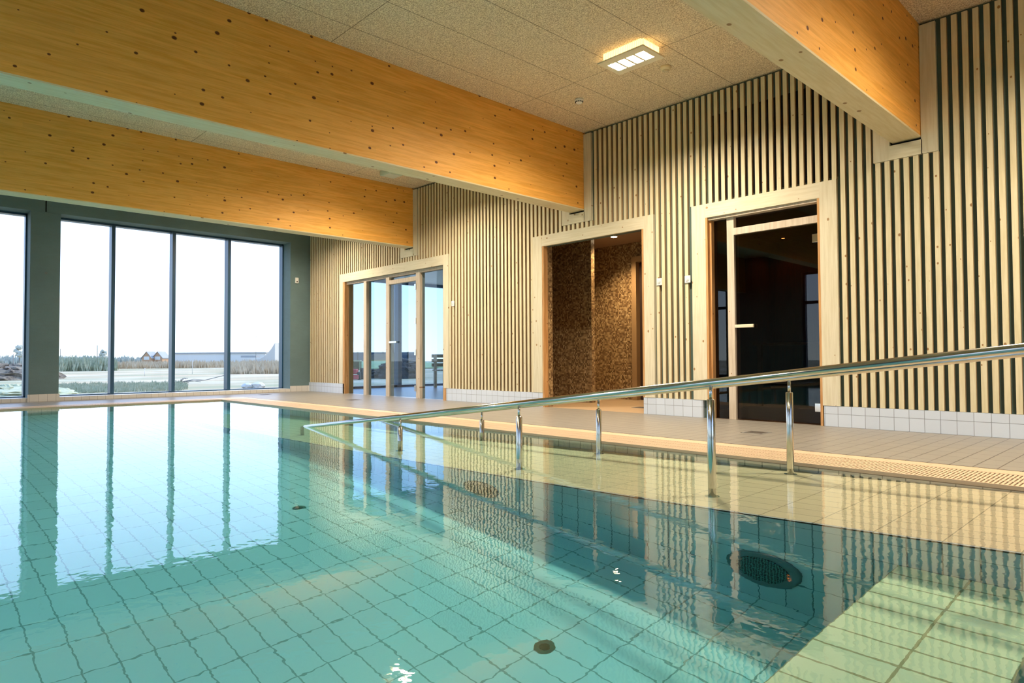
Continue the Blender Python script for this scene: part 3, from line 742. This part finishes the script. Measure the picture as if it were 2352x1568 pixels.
band('undergrowth', 528, 700, 98, 130, 800, .8, 2.2, MT['reed'], 'pale dry undergrowth outside the rightmost panes', 'scrub', .9)
band('rough_grass', 120, 430, 46, 62, 1100, .14, .46, MT['scrub'], 'low rough grass strip close outside the window', 'grass', 1.6)
def tree(u, d, h, label):
    p = at(u, d); g = empty('bare_tree', p)
    MB().tube([(0, 0, 0), (0, 0, h*.6)], [h*.03, h*.012], 8).build('trunk', MT['wire'], g)
    mb = MB()
    for i in range(14):
        z = h*rng.uniform(.3, .95); r = h*.22*(1.2-z/h); a = rng.uniform(0, 6.28)
        mb.blob((math.cos(a)*r, math.sin(a)*r, z), (r*.8+.1, r*.8+.1, h*.09), 1, .35, rng)
    mb.build('crown', MT['tree'], g); return thing(g, label, 'tree')
tree(45, 230, 6.7, 'hazy fir tree outside the left pane beyond the dirt mound')
tree(238, 270, 6.2, 'rounded tree just left of the first mullion')
def pole(u, d, h, label, arm=False):
    g = empty('utility_pole', at(u, d)); MB().tube([(0, 0, 0), (0, 0, h)], .09, 8).build('shaft', MT['wire'], g)
    if arm: MB().box(-.7, .7, -.05, .05, h-.6, h-.5).build('crossarm', MT['wire'], g)
    thing(g, label, 'pole')
pole(224, 200, 6.0, 'thin brown pole behind the scrub in the first pane')
pole(388, 250, 9.3, 'tall pole just beside the second mullion')
pole(139, 220, 5.4, 'thin pole right beside the concrete column')
pole(588, 330, 13.4, 'tall utility pole with crossarm outside the rightmost panes', True)
pole(31, 200, 3.7, 'short pole outside the left pane')
def house(u, d, wd, h, rot, label):
    g = empty('house', at(u, d), rot)
    MB().prism([(-wd/2, 0), (wd/2, 0), (wd/2, h*.5), (0, h), (-wd/2, h*.5)], 1, 0, 9).build('walls', MT['brick'], g)
    MB().prism([(-wd/2-.4, h*.45), (0, h+.12), (wd/2+.4, h*.45), (wd/2+.4, h*.52), (0, h+.35), (-wd/2-.4, h*.52)], 1, -.4, 9.4).build('roof', MT['roof'], g)
    MB().box(-wd*.28, wd*.28, -.05, 0, h*.35, h*.62).build('gable_window', MT['ext_white'], g)
    thing(g, label, 'house')
hr = math.atan2(F.y, F.x)-math.pi/2
house(337, 470, 6.0, 7.6, hr, 'pale orange gabled house left of the second mullion')
house(362, 470, 6.0, 7.6, hr, 'pale orange gabled house right of its twin, beside the second mullion')
g = empty('long_hall', at(505, 380), hr)
MB().box(-24, 24, 0, 12, 0, 5.6).build('walls', MT['ext_white'], g); MB().box(-24.5, 24.5, -.5, 12.5, 5.6, 6.3).build('roof', MT['roof'], g)
thing(g, 'long low white hall on the horizon between the right mullions', 'building')
g = empty('grandstand', at(612, 330), hr)
pr_ = [(-5, 0), (-5, 2.2)]+[(-5+9*t, 2.2+8.0*t*t) for t in (.2, .4, .6, .8, 1)]+[(4, 0)]
MB().prism(pr_, 1, 0, 8).build('sloping_deck', MT['stone'], g); MB().box(-12, -5, 0, 5, 3.3, 4.2).build('awning', MT['roof'], g)
thing(g, 'grey curved upswept structure outside by the right window jamb', 'grandstand')
def mound(u, d, r, h, mat, label):
    p = at(u, d); mb = MB(); mb.blob((0, 0, 0), (r, r, h), 4, .06, rng)
    for i in range(60):
        a = rng.uniform(0, 6.28); q = rng.uniform(0, .9)*r; z = h*math.sqrt(max(0, 1-(q/r)**2))
        mb.blob((math.cos(a)*q, math.sin(a)*q, z), (.3*h, .3*h, .16*h), 1, .4, rng)
    o = mb.build('dirt_mound', mat, None, p); thing(o, label, 'mound')
mound(5, 88, 5.5, 1.5, MT['soil'], 'rough mound of earth and roots outside the left pane')
mound(20, 46, 3.2, .55, MT['scrub'], 'low weedy heap close outside the left pane')
g = empty('fallen_branch', at(415, 62))
for k in range(9):
    a = rng.uniform(-.5, .5); MB().tube([(0, 0, .1), (math.cos(a)*.5*(k % 3+1), math.sin(a)*.6*(k % 3+1), .15+.1*(k % 4)), (math.cos(a)*(k % 3+1), math.sin(a)*(k % 3+1), .05+.12*(k % 4))], .022, 6).build('twig', MT['wire'], g)
MB().tube([(-.6, -.6, .05), (1.2, 1.6, .25), (2.4, 3.2, .75)], .035, 6).build('limb', MT['wire'], g)
thing(g, 'fallen bare branch lying in the field right of the second mullion', 'branch')
for u, d, s, l in ((570, 48, .32, 'pale boulder on the ground, left of two by the right jamb'), (592, 48, .36, 'pale boulder on the ground, right of two by the right jamb')):
    o = MB().blob((0, 0, s*.4), (s*1.3, s*1.3, s*.75), 2, .12, rng).build('boulder', MT['stone'], None, at(u, d)); thing(o, l, 'boulder')
for u, d, h, l in ((442, 105, 1.8, 'thin white marker stake in the field right of the second mullion'), (333, 95, .9, 'short white marker stake in the field below the houses')):
    g = empty('marker_stake', at(u, d)); MB().tube([(0, 0, 0), (0, 0, h)], .03, 6).build('shaft', MT['ext_white'], g); MB().blob((0, 0, h), (.09, .09, .09), 1, 0, rng).build('cap', MT['ext_white'], g)
    thing(g, l, 'stake')
pl = MT['concrete']
struct(MB().box(XG-.12, XG-.02, YS-.3, 6.4, ZG, -.02).box(XG-.12, XE+.3, YS-.3, YS-.2, ZG, -.0).box(XE+.2, XE+.3, YS-.3, .12, ZG, 0).box(XG-.12, -8.4, 6.3, 6.4, ZG, -.02).build('wall_plinth', pl), 'concrete plinth below the windows')
# building site seen through the glazed screen
p = at(850, 150); stuff(MB().blob((0, 0, 0), (16, 22, 1.6), 4, .02, rng).build('grass_bank', MT['grass'], None, p), 'green grass bank behind the building site', 'grass')
g = empty('dark_fence', at(835, 215), hr)
for k in range(11): MB().box(-22+k*4.0, -21.7+k*4.0, 0, .3, 0, 4.4).build('post', MT['black'], g)
MB().box(-22, 18, .1, .2, .1, 4.3).build('screen', plain('dark_blue_screen', (.05, .07, .10), .8), g)
thing(g, 'long dark screen fence on the skyline behind the building site', 'fence')
mound(922, 68, 2.3, 1.75, MT['dirt'], 'big dark soil heap seen through the glazed door leaf')
mound(872, 70, 2.0, .85, MT['dirt'], 'smaller dark soil heap left of the big one')
g = empty('tractor', at(817, 66), .9)
MB().box(-.45, .45, -.5, .5, .9, 1.75, bev=.05).build('cab', MT['smoked'], g); MB().box(-.5, .5, -.55, .55, 1.75, 1.85).build('cab_roof', MT['yellow'], g)
for x, y in ((-.45, -.5), (.42, -.5), (-.45, .47), (.42, .47)): MB().box(x-.02, x+.07, y-.02, y+.07, .9, 1.8).build('cab_post', MT['yellow'], g)
MB().box(-.35, .35, -1.9, -.5, .55, 1.0, bev=.06).build('bonnet', MT['red'], g)
for x, y, r in ((-.6, .1, .55), (.6, .1, .55), (-.55, -1.5, .38), (.55, -1.5, .38)): MB().tube([(x-.14, y, r), (x+.14, y, r)], r, 24).build('wheel', MT['rubber'], g)
MB().tube([(0, -2, .8), (.1, -2.6, 1.1), (.1, -3.1, .4)], .08, 8).build('loader_arm', MT['red'], g); MB().box(-.6, .7, -3.5, -3.1, .1, .5).build('bucket', MT['red'], g)
thing(g, 'red tractor with a cab seen through the left panes of the glazed screen', 'tractor')
g = empty('site_shed', at(872, 170), hr); MB().box(-3.5, 3.5, 0, 4, 0, 1.9).build('walls', plain('pale_yellow_wall', (.50, .46, .26), .8), g)
MB().prism([(-3.9, 1.9), (3.9, 1.9), (1.5, 3.4), (-1.5, 3.4)], 1, -.3, 4.3).build('roof', plain('brown_roof', (.20, .15, .12), .8), g); thing(g, 'small pale yellow shed with brown roof behind the building site', 'shed')
